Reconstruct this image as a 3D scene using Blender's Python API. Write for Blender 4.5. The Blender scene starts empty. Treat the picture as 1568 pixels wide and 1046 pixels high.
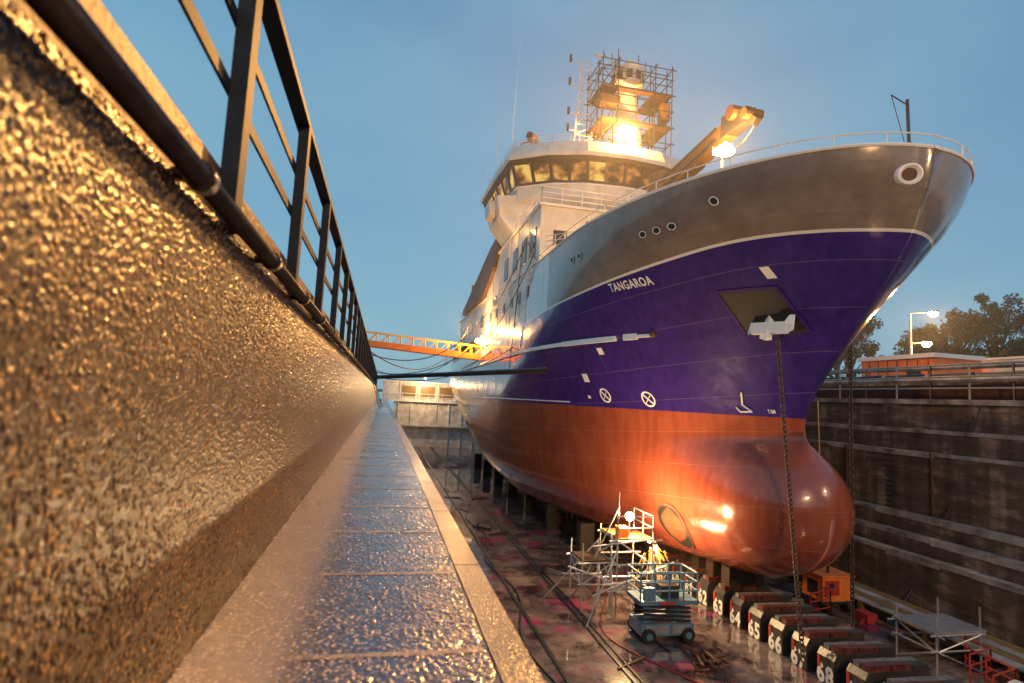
import bpy, math, random
from mathutils import Vector, Matrix, noise
random.seed(7)
R=math.radians
scene=bpy.context.scene
scene.view_settings.view_transform='Standard'
scene.view_settings.look='None'
scene.view_settings.exposure=0

# ---------------------------------------------------------------- materials
def nt(name):
    m=bpy.data.materials.new(name); m.use_nodes=True
    return m,m.node_tree.nodes,m.node_tree.links,m.node_tree.nodes['Principled BSDF']
def mat(name,c,rough=.5,metal=0,var=.25,vs=2.0,bump=.1,bs=20,emit=None,es=0,c2=None,spec=.5,bd=.02):
    m,n,l,b=nt(name)
    tc=n.new('ShaderNodeTexCoord')
    nz=n.new('ShaderNodeTexNoise'); nz.inputs['Scale'].default_value=vs; nz.inputs['Detail'].default_value=6
    nz.inputs['Roughness'].default_value=.65
    l.new(tc.outputs['Object'],nz.inputs['Vector'])
    cr=n.new('ShaderNodeValToRGB'); cr.color_ramp.elements[0].position=.3; cr.color_ramp.elements[1].position=.7
    d=c2 if c2 else [x*(1-var) for x in c]
    u=c if c2 else [min(1,x*(1+var*.5)) for x in c]
    cr.color_ramp.elements[0].color=(*d,1); cr.color_ramp.elements[1].color=(*u,1)
    l.new(nz.outputs['Fac'],cr.inputs['Fac']); l.new(cr.outputs['Color'],b.inputs['Base Color'])
    b.inputs['Roughness'].default_value=rough; b.inputs['Metallic'].default_value=metal
    b.inputs['Specular IOR Level'].default_value=spec
    if bump:
        n2=n.new('ShaderNodeTexNoise'); n2.inputs['Scale'].default_value=bs; n2.inputs['Detail'].default_value=4
        l.new(tc.outputs['Object'],n2.inputs['Vector'])
        bp=n.new('ShaderNodeBump'); bp.inputs['Strength'].default_value=bump; bp.inputs['Distance'].default_value=bd
        l.new(n2.outputs['Fac'],bp.inputs['Height']); l.new(bp.outputs['Normal'],b.inputs['Normal'])
    if emit:
        b.inputs['Emission Color'].default_value=(*emit,1); b.inputs['Emission Strength'].default_value=es
    return m
def math_node(n,l,op,a,b=None,c=None):
    x=n.new('ShaderNodeMath'); x.operation=op
    for i,v in enumerate((a,b,c)):
        if v is None: continue
        if isinstance(v,(int,float)): x.inputs[i].default_value=v
        else: l.new(v,x.inputs[i])
    return x.outputs[0]
def mix_col(n,l,f,a,b):
    x=n.new('ShaderNodeMix'); x.data_type='RGBA'
    for s,v in ((x.inputs[0],f),(x.inputs[6],a),(x.inputs[7],b)):
        if isinstance(v,(int,float)): s.default_value=v
        elif isinstance(v,tuple): s.default_value=(*v,1)
        else: l.new(v,s)
    return x.outputs[2]
def mrange(n,l,src,a,b,c=0.0,d=1.0,smooth=False):
    m_=n.new('ShaderNodeMapRange')
    if smooth: m_.interpolation_type='SMOOTHSTEP'
    m_.inputs['From Min'].default_value=a; m_.inputs['From Max'].default_value=b
    m_.inputs['To Min'].default_value=c; m_.inputs['To Max'].default_value=d
    l.new(src,m_.inputs['Value']); return m_.outputs[0]

white=mat('white_paint',(.68,.67,.64),.4,var=.28,vs=.8,bump=.03)
white2=mat('white_trim',(.8,.8,.78),.35,var=.05,bump=0)
dark=mat('dark_steel',(.035,.037,.045),.4,.3,bump=.1,bs=30)
railm=mat('rail_steel',(.010,.016,.030),.6,.0,var=.4,vs=8,bump=.2,bs=60,bd=.003,spec=.2)
pipem=mat('wet_handrail',(.05,.040,.035),.28,.6,var=.5,vs=8,bump=.25,bs=70,bd=.003)
galv=mat('galvanised_tube',(.5,.51,.53),.35,.6,bump=0)
brown=mat('rust_brown',(.10,.045,.025),.6,var=.5,bump=.2)
timber=mat('wet_timber',(.30,.19,.07),.4,var=.5,vs=6,bump=.3,bs=25)
ktimber=mat('kerb_timber',(.15,.075,.02),.5,var=.6,vs=6,bump=.4,bs=25)
dtimber=mat('dark_timber',(.05,.032,.02),.5,var=.5,vs=6,bump=.3,bs=25)
yellow=mat('yellow_paint',(.8,.45,.06),.45,bump=.05)
orange=mat('orange_paint',(.8,.22,.04),.45,bump=.05)
redp=mat('red_paint',(.4,.04,.03),.5,bump=.1)
bluep=mat('lift_blue',(.10,.22,.32),.4,bump=.05)
black=mat('black_rubber_and_shade',(.015,.015,.015),.6,bump=0)
hose=mat('hose',(.02,.02,.022),.5,bump=0)
chainm=mat('chain_rust',(.12,.08,.06),.5,.5,bump=.3,bs=40)
glass=mat('window_glass',(.02,.025,.03),.08,bump=0)
buff=mat('crane_buff',(.20,.105,.05),.5,bump=.1)
lampm=mat('lamp_lens',(1,.8,.5),.3,emit=(1,.66,.28),es=120,bump=0)
lampw=mat('lamp_lens_white',(1,.9,.7),.3,emit=(1,.75,.4),es=80,bump=0)
sparkm=mat('hot_spark',(1,.5,.1),.3,emit=(1,.45,.08),es=3,bump=0)
whitepaintmark=mat('marking_white',(.8,.8,.8),.4,var=.1,vs=5,bump=0)
concrete=mat('dock_concrete',(.48,.45,.43),.28,var=.75,vs=1.1,bump=.6,bs=14,bd=.05)
blockm=mat('block_side',(.05,.045,.045),.35,var=.4,bump=.4,bs=10)
blocktop=mat('block_top_red',(.13,.038,.034),.4,var=.7,vs=5,bump=.5)
blocktop2=mat('block_top_grey',(.19,.185,.19),.3,var=.7,vs=5,bump=.5)
asphalt=mat('asphalt',(.06,.06,.06),.5,bump=.3,bs=40)
def litwin():
    m,n,l,b=nt('lit_window')
    tc=n.new('ShaderNodeTexCoord')
    mp=n.new('ShaderNodeMapping'); mp.inputs['Scale'].default_value=(1,1,1.6); l.new(tc.outputs['Object'],mp.inputs[0])
    v=n.new('ShaderNodeTexNoise'); v.inputs['Scale'].default_value=.75; v.inputs['Detail'].default_value=4; l.new(mp.outputs[0],v.inputs[0])
    cr=n.new('ShaderNodeValToRGB'); e=cr.color_ramp.elements; e[0].position=.42; e[0].color=(.012,.010,.008,1); e[1].position=.62; e[1].color=(.95,.62,.14,1)
    k=e.new(.5); k.color=(.35,.13,.03,1)
    l.new(v.outputs['Fac'],cr.inputs[0]); l.new(cr.outputs[0],b.inputs['Emission Color']); b.inputs['Emission Strength'].default_value=.8
    b.inputs['Base Color'].default_value=(.02,.02,.02,1); b.inputs['Roughness'].default_value=.07
    return m
litglass=litwin()

def pebble(name,base,mid,gap,scale,rough,bump,lo=.2,hi=.65,mask=False,coat=.3,geo=False,big0=.42):
    """exposed aggregate: bright stones, standing in for wet glints, scattered in a dark wet matrix"""
    m,n,l,b=nt(name)
    tc=n.new('ShaderNodeTexCoord')
    dn=n.new('ShaderNodeTexNoise'); dn.inputs['Scale'].default_value=scale*(1.8 if geo else .45); dn.inputs['Detail'].default_value=3
    l.new(tc.outputs['Object'],dn.inputs['Vector'])
    if geo:
        a1=n.new('ShaderNodeAttribute'); a1.attribute_name='stone'; a2=n.new('ShaderNodeAttribute'); a2.attribute_name='pit'
        rnd_=a1.outputs['Fac']; dist=a2.outputs['Fac']; h=dn.outputs['Fac']
    else:
        v=n.new('ShaderNodeTexVoronoi'); v.feature='F1'; v.inputs['Scale'].default_value=scale; v.inputs['Randomness'].default_value=1
        va=n.new('ShaderNodeVectorMath'); va.operation='MULTIPLY_ADD'
        l.new(dn.outputs['Color'],va.inputs[0]); va.inputs[1].default_value=(1.1/scale,)*3; l.new(tc.outputs['Object'],va.inputs[2])
        l.new(va.outputs[0],v.inputs['Vector'])
        sep=n.new('ShaderNodeSeparateColor'); l.new(v.outputs['Color'],sep.inputs[0]); rnd_=sep.outputs[0]; dist=v.outputs['Distance']
        dome=mrange(n,l,dist,.60,.10,0,1,True)
        h=math_node(n,l,'MULTIPLY',dome,math_node(n,l,'MULTIPLY_ADD',sep.outputs[1],1.2,.3))
        h=math_node(n,l,'MULTIPLY_ADD',dn.outputs['Fac'],.6,h)
    n3=n.new('ShaderNodeTexNoise'); n3.inputs['Scale'].default_value=1.7; n3.inputs['Detail'].default_value=6; n3.inputs['Roughness'].default_value=.6
    l.new(tc.outputs['Object'],n3.inputs['Vector'])
    n7=n.new('ShaderNodeTexNoise'); n7.inputs['Scale'].default_value=16; n7.inputs['Detail'].default_value=4
    l.new(tc.outputs['Object'],n7.inputs['Vector'])
    sel=mrange(n,l,math_node(n,l,'ADD',math_node(n,l,'MULTIPLY',rnd_,.62),math_node(n,l,'MULTIPLY',n7.outputs['Fac'],.5)),lo+.1,hi+.1,0,1,True)
    c=mix_col(n,l,sel,mid,base)  # lighter stone colour paints in the sparkle of wet glints
    c=mix_col(n,l,mrange(n,l,dist,.24,.50),c,gap)
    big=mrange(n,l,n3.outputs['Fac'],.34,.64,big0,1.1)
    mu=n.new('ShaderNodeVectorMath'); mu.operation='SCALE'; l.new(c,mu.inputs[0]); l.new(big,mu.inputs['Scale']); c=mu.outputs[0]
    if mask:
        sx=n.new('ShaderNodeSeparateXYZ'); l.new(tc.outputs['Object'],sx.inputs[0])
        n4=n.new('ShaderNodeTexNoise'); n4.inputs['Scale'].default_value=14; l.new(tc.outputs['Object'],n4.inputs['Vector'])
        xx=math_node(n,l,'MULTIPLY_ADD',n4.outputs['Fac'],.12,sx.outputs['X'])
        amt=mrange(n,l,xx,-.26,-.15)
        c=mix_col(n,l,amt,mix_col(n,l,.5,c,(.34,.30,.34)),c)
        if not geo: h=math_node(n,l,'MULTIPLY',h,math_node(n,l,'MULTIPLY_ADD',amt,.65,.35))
        wet=n.new('ShaderNodeTexNoise'); wet.inputs['Scale'].default_value=3; wet.inputs['Detail'].default_value=4
        l.new(tc.outputs['Object'],wet.inputs['Vector'])
        l.new(mrange(n,l,wet.outputs['Fac'],.4,.65,rough*.5,rough*1.5),b.inputs['Roughness'])
    else:
        b.inputs['Roughness'].default_value=rough
    l.new(c,b.inputs['Base Color'])
    bp=n.new('ShaderNodeBump'); bp.inputs['Strength'].default_value=bump*(.5 if geo else 1); bp.inputs['Distance'].default_value=(.2 if geo else .6)/scale
    l.new(h,bp.inputs['Height']); l.new(bp.outputs['Normal'],b.inputs['Normal'])
    b.inputs['Specular IOR Level'].default_value=.7
    b.inputs['Coat Weight'].default_value=coat; b.inputs['Coat Roughness'].default_value=.12
    l.new(bp.outputs['Normal'],b.inputs['Coat Normal'])
    return m
WA=((.60,.32,.095),(.085,.038,.014),(.016,.008,.004)); LA=((.86,.68,.60),(.20,.16,.19),(.045,.04,.07))
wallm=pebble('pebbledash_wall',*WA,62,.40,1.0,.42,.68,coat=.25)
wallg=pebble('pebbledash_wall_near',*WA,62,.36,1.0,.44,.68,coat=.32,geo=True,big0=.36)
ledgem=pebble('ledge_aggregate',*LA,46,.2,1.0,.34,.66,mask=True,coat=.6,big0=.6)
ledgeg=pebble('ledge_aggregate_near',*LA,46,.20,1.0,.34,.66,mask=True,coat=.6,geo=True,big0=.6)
stripm=pebble('ledge_edge',(.60,.52,.46),(.36,.30,.28),(.2,.16,.15),90,.3,.5,.3,.7)

def dockside(name):
    m,n,l,b=nt(name)
    tc=n.new('ShaderNodeTexCoord')
    mp=n.new('ShaderNodeMapping'); mp.inputs['Scale'].default_value=(.5,.5,1.8); l.new(tc.outputs['Object'],mp.inputs[0])
    nz=n.new('ShaderNodeTexNoise'); nz.inputs['Scale'].default_value=1.1; nz.inputs['Detail'].default_value=10; nz.inputs['Roughness'].default_value=.7
    l.new(mp.outputs[0],nz.inputs['Vector'])
    mp2=n.new('ShaderNodeMapping'); mp2.inputs['Scale'].default_value=(1,1.4,.14); l.new(tc.outputs['Object'],mp2.inputs[0])
    n2=n.new('ShaderNodeTexNoise'); n2.inputs['Scale'].default_value=1.2; n2.inputs['Detail'].default_value=7; l.new(mp2.outputs[0],n2.inputs['Vector'])
    cr=n.new('ShaderNodeValToRGB'); e=cr.color_ramp.elements
    e[0].position=.34; e[0].color=(.06,.048,.040,1); e[1].position=.68; e[1].color=(.58,.45,.34,1)
    k=e.new(.52); k.color=(.17,.13,.10,1)
    s=math_node(n,l,'MULTIPLY_ADD',n2.outputs['Fac'],.42,math_node(n,l,'MULTIPLY',nz.outputs['Fac'],.58))
    sx=n.new('ShaderNodeSeparateXYZ'); l.new(tc.outputs['Object'],sx.inputs[0])
    cm=n.new('ShaderNodeCombineXYZ'); l.new(sx.outputs['Y'],cm.inputs[0]); l.new(sx.outputs['Z'],cm.inputs[1])
    br=n.new('ShaderNodeTexBrick'); br.inputs['Scale'].default_value=1; br.inputs['Brick Width'].default_value=3.1; br.inputs['Row Height'].default_value=1.45
    br.inputs['Mortar Size'].default_value=.015; br.inputs['Mortar Smooth'].default_value=.8
    l.new(cm.outputs[0],br.inputs['Vector']); br.inputs['Color1'].default_value=(1,1,1,1); br.inputs['Color2'].default_value=(.75,.75,.75,1); br.inputs['Mortar'].default_value=(.45,.45,.45,1)
    l.new(s,cr.inputs['Fac'])
    mu=n.new('ShaderNodeMix'); mu.data_type='RGBA'; mu.blend_type='MULTIPLY'; mu.inputs[0].default_value=.4
    l.new(cr.outputs[0],mu.inputs[6]); l.new(br.outputs['Color'],mu.inputs[7]); l.new(mu.outputs[2],b.inputs['Base Color'])
    b.inputs['Roughness'].default_value=.28
    bp=n.new('ShaderNodeBump'); bp.inputs['Strength'].default_value=.8; bp.inputs['Distance'].default_value=.12
    l.new(nz.outputs['Fac'],bp.inputs['Height']); l.new(bp.outputs[0],b.inputs['Normal'])
    return m
dockm=dockside('dock_masonry')
def floormat():
    m,n,l,b=nt('wet_dock_floor')
    tc=n.new('ShaderNodeTexCoord')
    nz=n.new('ShaderNodeTexNoise'); nz.inputs['Scale'].default_value=.9; nz.inputs['Detail'].default_value=10; nz.inputs['Roughness'].default_value=.7
    l.new(tc.outputs['Object'],nz.inputs['Vector'])
    cr=n.new('ShaderNodeValToRGB'); e=cr.color_ramp.elements
    e[0].position=.38; e[0].color=(.035,.028,.030,1); e[1].position=.68; e[1].color=(.30,.24,.22,1)
    l.new(nz.outputs['Fac'],cr.inputs[0])
    n2=n.new('ShaderNodeTexNoise'); n2.inputs['Scale'].default_value=.5; n2.inputs['Detail'].default_value=7; n2.inputs['Roughness'].default_value=.6
    l.new(tc.outputs['Object'],n2.inputs['Vector'])
    st=mrange(n,l,n2.outputs['Fac'],.54,.64)
    c=mix_col(n,l,math_node(n,l,'MULTIPLY',st,.7),cr.outputs[0],(.40,.03,.16))
    l.new(c,b.inputs['Base Color'])
    n5=n.new('ShaderNodeTexNoise'); n5.inputs['Scale'].default_value=.5; n5.inputs['Detail'].default_value=7
    mp=n.new('ShaderNodeMapping'); mp.inputs['Scale'].default_value=(1.6,.6,1); mp.inputs['Location'].default_value=(3,9,0)
    l.new(tc.outputs['Object'],mp.inputs[0]); l.new(mp.outputs[0],n5.inputs['Vector'])
    rr=mrange(n,l,n5.outputs['Fac'],.49,.60,.015,.2)
    l.new(rr,b.inputs['Roughness'])
    n6=n.new('ShaderNodeTexNoise'); n6.inputs['Scale'].default_value=9; n6.inputs['Detail'].default_value=6; l.new(tc.outputs['Object'],n6.inputs['Vector'])
    bp=n.new('ShaderNodeBump'); bp.inputs['Strength'].default_value=.5; bp.inputs['Distance'].default_value=.06
    l.new(math_node(n,l,'MULTIPLY',n6.outputs['Fac'],rr),bp.inputs['Height']); l.new(bp.outputs[0],b.inputs['Normal'])
    b.inputs['Specular IOR Level'].default_value=1.0
    return m
floorm=floormat()

# ---------------------------------------------------------------- mesh builder
class MB:
    def __init__(s): s.v=[];s.f=[];s.m=[];s.mats=[]
    def mi(s,mt):
        if mt not in s.mats: s.mats.append(mt)
        return s.mats.index(mt)
    def add(s,vs,fs,mt):
        o=len(s.v); s.v+= [tuple(v) for v in vs]; k=s.mi(mt)
        for f in fs: s.f.append(tuple(i+o for i in f)); s.m.append(k)
    def box(s,a,b,mt):
        x0,y0,z0=a;x1,y1,z1=b
        s.add([(x0,y0,z0),(x1,y0,z0),(x1,y1,z0),(x0,y1,z0),(x0,y0,z1),(x1,y0,z1),(x1,y1,z1),(x0,y1,z1)],
              [(0,3,2,1),(4,5,6,7),(0,1,5,4),(1,2,6,5),(2,3,7,6),(3,0,4,7)],mt)
    def beam(s,p,q,w,h,mt,up=(0,0,1)):
        p=Vector(p);q=Vector(q);d=(q-p).normalized();u=Vector(up)
        if abs(d.dot(u))>.98:u=Vector((1,0,0))
        r=d.cross(u).normalized()*w/2;u=r.cross(d).normalized()*h/2
        vs=[p-r-u,p+r-u,p+r+u,p-r+u,q-r-u,q+r-u,q+r+u,q-r+u]
        s.add(vs,[(0,3,2,1),(4,5,6,7),(0,1,5,4),(1,2,6,5),(2,3,7,6),(3,0,4,7)],mt)
    def tube(s,p,q,r,mt,n=6,r2=None,cap=True):
        p=Vector(p);q=Vector(q);d=(q-p)
        if d.length<1e-6:return
        d.normalize();u=Vector((0,0,1)) if abs(d.z)<.9 else Vector((1,0,0))
        a=d.cross(u).normalized();b=d.cross(a);r2=r if r2 is None else r2
        vs=[];
        for k in range(n):
            t=2*math.pi*k/n; vs.append(p+(a*math.cos(t)+b*math.sin(t))*r)
        for k in range(n):
            t=2*math.pi*k/n; vs.append(q+(a*math.cos(t)+b*math.sin(t))*r2)
        fs=[(k,(k+1)%n,n+(k+1)%n,n+k) for k in range(n)]
        if cap: fs+=[tuple(range(n))[::-1],tuple(range(n,2*n))]
        s.add(vs,fs,mt)
    def path(s,pts,r,mt,n=6):
        for a,b in zip(pts,pts[1:]): s.tube(a,b,r,mt,n)
    def loft(s,rings,mt,cap0=True,cap1=True):
        n=len(rings[0]);vs=[v for r in rings for v in r];fs=[]
        for j in range(len(rings)-1):
            for k in range(n):
                fs.append((j*n+k,j*n+(k+1)%n,(j+1)*n+(k+1)%n,(j+1)*n+k))
        if cap0:fs.append(tuple(range(n))[::-1])
        if cap1:fs.append(tuple(range((len(rings)-1)*n,len(rings)*n)))
        s.add(vs,fs,mt)
    def ball(s,c,r,mt,n=8,sz=1):
        c=Vector(c);rings=[]
        for j in range(1,n):
            ph=math.pi*j/n
            rings.append([c+Vector((r*math.sin(ph)*math.cos(2*math.pi*k/12),r*math.sin(ph)*math.sin(2*math.pi*k/12),-r*sz*math.cos(ph))) for k in range(12)])
        s.loft(rings,mt)
    def obj(s,name,parent=None,smooth=False):
        me=bpy.data.meshes.new(name); me.from_pydata(s.v,[],s.f)
        for m_ in s.mats: me.materials.append(m_)
        me.polygons.foreach_set('material_index',s.m)
        if smooth: me.polygons.foreach_set('use_smooth',[True]*len(s.f))
        me.update()
        o=bpy.data.objects.new(name,me); scene.collection.objects.link(o)
        if parent:o.parent=parent
        return o
def empty(name):
    o=bpy.data.objects.new(name,None); scene.collection.objects.link(o); return o
def light(name,kind,loc,power,col,parent,target=None,size=.3,spot=100,blend=.6):
    d=bpy.data.lights.new(name,kind); d.energy=power; d.color=col
    if kind in('POINT','SPOT'): d.shadow_soft_size=size
    if kind=='SPOT': d.spot_size=R(spot); d.spot_blend=blend
    o=bpy.data.objects.new(name,d); scene.collection.objects.link(o); o.location=loc
    if target: o.rotation_euler=(Vector(target)-Vector(loc)).to_track_quat('-Z','Y').to_euler()
    if parent:o.parent=parent
    return o
def sag(p,q,s,n=16):
    p=Vector(p);q=Vector(q)
    return [p.lerp(q,k/n)-Vector((0,0,s*4*(k/n)*(1-k/n))) for k in range(n+1)]

# ---------------------------------------------------------------- hull maths
CX=15.0
def itp(tab,x):
    if x<=tab[0][0]: return tab[0][1]
    for (a,va),(b,vb) in zip(tab,tab[1:]):
        if x<=b:
            t=(x-a)/(b-a); 
            if isinstance(va,tuple): return tuple(p+(q-p)*t for p,q in zip(va,vb))
            return va+(vb-va)*t
    return tab[-1][1]
def sm(tab,x,w=.5):
    a=[itp(tab,x+d*w) for d in(-1,-.5,0,.5,1)]
    if isinstance(a[0],tuple): return tuple(sum(c)/5 for c in zip(*a))
    return sum(a)/5
HT=[(-6.3,(20,25,2,1.0,5.0)),(-6,(19.5,25,2,1.0,5.7)),(-4.8,(18.6,24,1.9,.95,6.6)),(-2.5,(18.2,23,1.8,.9,6.9)),(0,(18,22,1.8,.85,6.9)),
    (3.0,(15.7,18,1.9,.78,6.9)),(5.4,(13.5,15,2,.70,6.9)),(6.7,(13.0,13.5,2.05,.54,6.9)),(8.2,(12.7,13,2.1,.49,6.9))]
STEM=[(-6.3,20),(-5.8,18.3),(-5.2,17.4),(-4.4,16.8),(-3.4,16.6),(-2.5,16.75),(-1.8,17.15),(-1.2,17.7),(-.6,17.98),(0,17.9),(1.3,17.1),(2.8,15.85),(3.9,14.7),(5.6,13.45),(7,12.85),(8.2,12.65)]
AFT=[(-6.3,(38,62,0)),(-5.4,(42,68,0)),(-3.2,(50,76,.08)),(-1,(58,81,.5)),(1,(64,82,.8)),(8,(66,82,.85))]
def stemY(z): return sm(STEM,z,.35)
def hb(Y,z):
    Ys,L,n,e,B=sm(HT,z,.6); ys=stemY(z); Yh=max(ys,min(Ys,ys+3))
    b=0
    if Y>Yh:
        t=min(1,(Y-Yh)/L); b=B*(max(0,1-(1-t)**n))**e
    if -6.3<z<-1.0:
        w=2.35*math.sqrt(max(0,1-((z+3.75)/2.75)**2)); t=min(1,max(0,(Y-ys)/2.7))
        bb=w*math.sqrt(max(0,1-(1-t)**2)); bb*=1-.6*min(1,max(0,(Y-24)/10))
        b=(b**3+bb**3)**(1/3)
    b=max(b,.06*min(1,max(0,(Y-ys)*8))) 
    ya,ye,tr=sm(AFT,z,.4)
    if Y>ya:
        t=min(1,(Y-ya)/(ye-ya)); b*=1-(1-tr)*t**1.9
    return b
TOP=[(12,7.85),(31,7.8),(33.5,5.2),(47,4.1),(82,4.0)]
LINE=[(12,5.45),(13.6,5.6),(16,5.8),(19,5.5),(25,5.0),(34,4.5),(47,3.5),(62,2.9),(82,2.9)]

def hullmat():
    m,n,l,b=nt('hull_paint')
    tc=n.new('ShaderNodeTexCoord'); sx=n.new('ShaderNodeSeparateXYZ'); l.new(tc.outputs['Object'],sx.inputs[0])
    at=n.new('ShaderNodeAttribute'); at.attribute_name='paintline'
    nz=n.new('ShaderNodeTexNoise'); nz.inputs['Scale'].default_value=.8; nz.inputs['Detail'].default_value=9; nz.inputs['Roughness'].default_value=.7
    l.new(tc.outputs['Object'],nz.inputs['Vector'])
    mp=n.new('ShaderNodeMapping'); mp.inputs['Scale'].default_value=(1.5,1.5,.12); l.new(tc.outputs['Object'],mp.inputs[0])
    ns=n.new('ShaderNodeTexNoise'); ns.inputs['Scale'].default_value=2; ns.inputs['Detail'].default_value=7; l.new(mp.outputs[0],ns.inputs['Vector'])
    def ramp(c1,c2,src):
        cr=n.new('ShaderNodeValToRGB'); cr.color_ramp.elements[0].position=.35; cr.color_ramp.elements[1].position=.7
        cr.color_ramp.elements[0].color=(*c1,1); cr.color_ramp.elements[1].color=(*c2,1); l.new(src,cr.inputs[0]); return cr.outputs[0]
    red=ramp((.22,.046,.023),(.34,.085,.043),math_node(n,l,'MULTIPLY_ADD',ns.outputs['Fac'],.5,math_node(n,l,'MULTIPLY',nz.outputs['Fac'],.5)))
    pur=ramp((.026,.011,.145),(.040,.018,.22),ns.outputs['Fac'])
    gry=ramp((.17,.13,.105),(.27,.215,.18),nz.outputs['Fac'])
    wht=ramp((.55,.54,.51),(.74,.73,.71),ns.outputs['Fac'])
    wl=math_node(n,l,'GREATER_THAN',sx.outputs['Z'],-.15)
    c=mix_col(n,l,wl,red,pur)
    aft=math_node(n,l,'GREATER_THAN',sx.outputs['Y'],28.5)
    up=mix_col(n,l,aft,gry,wht)
    c=mix_col(n,l,math_node(n,l,'GREATER_THAN',at.outputs['Fac'],0.0),c,up)
    def seam(src,per,w,off=0):
        a=math_node(n,l,'FRACT',math_node(n,l,'MULTIPLY_ADD',src,1/per,off))
        return math_node(n,l,'LESS_THAN',math_node(n,l,'ABSOLUTE',math_node(n,l,'SUBTRACT',a,.5)),w/per)
    sh=seam(at.outputs['Fac'],1.35,.010,.1)
    s=math_node(n,l,'MAXIMUM',sh,seam(sx.outputs['Y'],2.4,.010))
    c=mix_col(n,l,math_node(n,l,'MULTIPLY',sh,.16),c,(.6,.42,.35))
    ln=math_node(n,l,'LESS_THAN',math_node(n,l,'ABSOLUTE',at.outputs['Fac']),.045)
    c=mix_col(n,l,ln,c,(.75,.74,.7))
    l.new(c,b.inputs['Base Color'])
    l.new(mrange(n,l,nz.outputs['Fac'],0,1,.16,.32),b.inputs['Roughness'])
    w=n.new('ShaderNodeTexNoise'); w.inputs['Scale'].default_value=.9; w.inputs['Detail'].default_value=2; l.new(tc.outputs['Object'],w.inputs['Vector'])
    h=math_node(n,l,'ADD',math_node(n,l,'MULTIPLY',s,.015),math_node(n,l,'MULTIPLY',w.outputs['Fac'],.08))
    bp=n.new('ShaderNodeBump'); bp.inputs['Strength'].default_value=.6; bp.inputs['Distance'].default_value=1
    l.new(h,bp.inputs['Height']); l.new(bp.outputs[0],b.inputs['Normal'])
    b.inputs['Coat Weight'].default_value=.7; b.inputs['Coat Roughness'].default_value=.08
    return m
hullm=hullmat()
ship=empty('research_ship')
NU,NV=150,84
vs=[];att=[]
us=[(k/NU)**1.9 for k in range(NU+1)]
for side in(-1,1):
    for j in range(NV+1):
        v=j/NV
        for u in us:
            Y0=12.7+u*69.3; z=-6.3+v*(itp(TOP,Y0)+6.3)
            ys=stemY(z); Y=ys+u*(82-ys)
            z=-6.3+v*(itp(TOP,Y)+6.3)
            b=hb(Y,z)
            vs.append((CX+side*b,Y,z)); att.append(z-sm(LINE,Y,1.5))
fs=[];W=NU+1;H=(NV+1)*W
for s_ in(0,1):
    for j in range(NV):
        for k in range(NU):
            a=s_*H+j*W+k; q=(a,a+1,a+1+W,a+W); fs.append(q if s_ else q[::-1])
for k in range(NU): fs.append((k,k+1,H+k+1,H+k))
for j in range(NV):
    a=j*W+NU; fs.append((a,a+W,H+a+W,H+a))
    a=j*W; fs.append((a,H+a,H+a+W,a+W))
me=bpy.data.meshes.new('hull'); me.from_pydata(vs,[],fs); me.materials.append(hullm)
me.polygons.foreach_set('use_smooth',[True]*len(fs))
at=me.attributes.new('paintline','FLOAT','POINT'); at.data.foreach_set('value',att); me.update()
hull=bpy.data.objects.new('hull',me); scene.collection.objects.link(hull); hull.parent=ship
def outline(z,off=0,y1=82,n=70,side=-1):
    ys=stemY(z); pts=[]
    for k in range(n+1):
        u=(k/n)**2; Y=ys+u*(y1-ys); pts.append(Vector((CX+side*(hb(Y,z)+off),Y-(.0 if k else off*.5),z)))
    return pts
M=MB()
for zz,y1,y0 in((6.7,31.5,0),(3.6,82,31.5)):
    a=[p for p in outline(zz,-.06,y1) if p.y>y0];b=[p for p in outline(zz,-.06,y1,side=1) if p.y>y0]
    n=len(a); M.add(a+b,[(k,k+1,n+k+1,n+k) for k in range(n-1)],mat('deck_paint_%d'%zz,(.12,.14,.12),.6))
M.obj('deck',ship)
M=MB()
for side in(-1,1):
    p=[Vector((q.x,q.y,itp(TOP,q.y)+.02)) for q in outline(7.83,0.0,31,60,side)]
    M.path(p,.06,white2)
    p2=[q+Vector((0,0,.36)) for q in p]
    M.path(p2,.022,white2)
    acc=0
    for a,b in zip(p,p[1:]):
        acc+=(b-a).length
        if acc>1.3: acc=0; M.tube(b,b+Vector((0,0,.36)),.018,white2)
    def zs_(Y): return 2.95-.004*(Y-20)
    st=[Vector((CX+side*(hb(Y,zs_(Y))+.05),Y,zs_(Y))) for Y in [23.6+k*.8 for k in range(11)]+[32.4+k*3 for k in range(16)]]
    for i,(a,b) in enumerate(zip(st,st[1:])): M.beam(a,b,.16,.22 if i<5 else .17,white2)
    st=[Vector((CX+side*(hb(Y,2.95)+.05),Y,2.95)) for Y in (21.6,22.4,23.1)]
    M.beam(st[0],st[1],.14,.12,white2); M.beam(st[1],st[2],.16,.26,white2)
    M.ball(st[0]+Vector((0,0,.05)),.16,brown,6)
    wlp=[Vector((CX+side*(hb(Y,.02)+.01),Y,.03)) for Y in [29+k*2 for k in range(25)]]
    M.path(wlp,.035,white2)
    st=[Vector((CX+side*(hb(Y,3.9)+.04),Y,itp(LINE,Y)-.0)) for Y in [44+k*2.5 for k in range(15)]]
    for a,b in zip(st,st[1:]): M.beam(a,b,.12,.12,white2)
M.obj('rails_and_strakes',ship)

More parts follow.
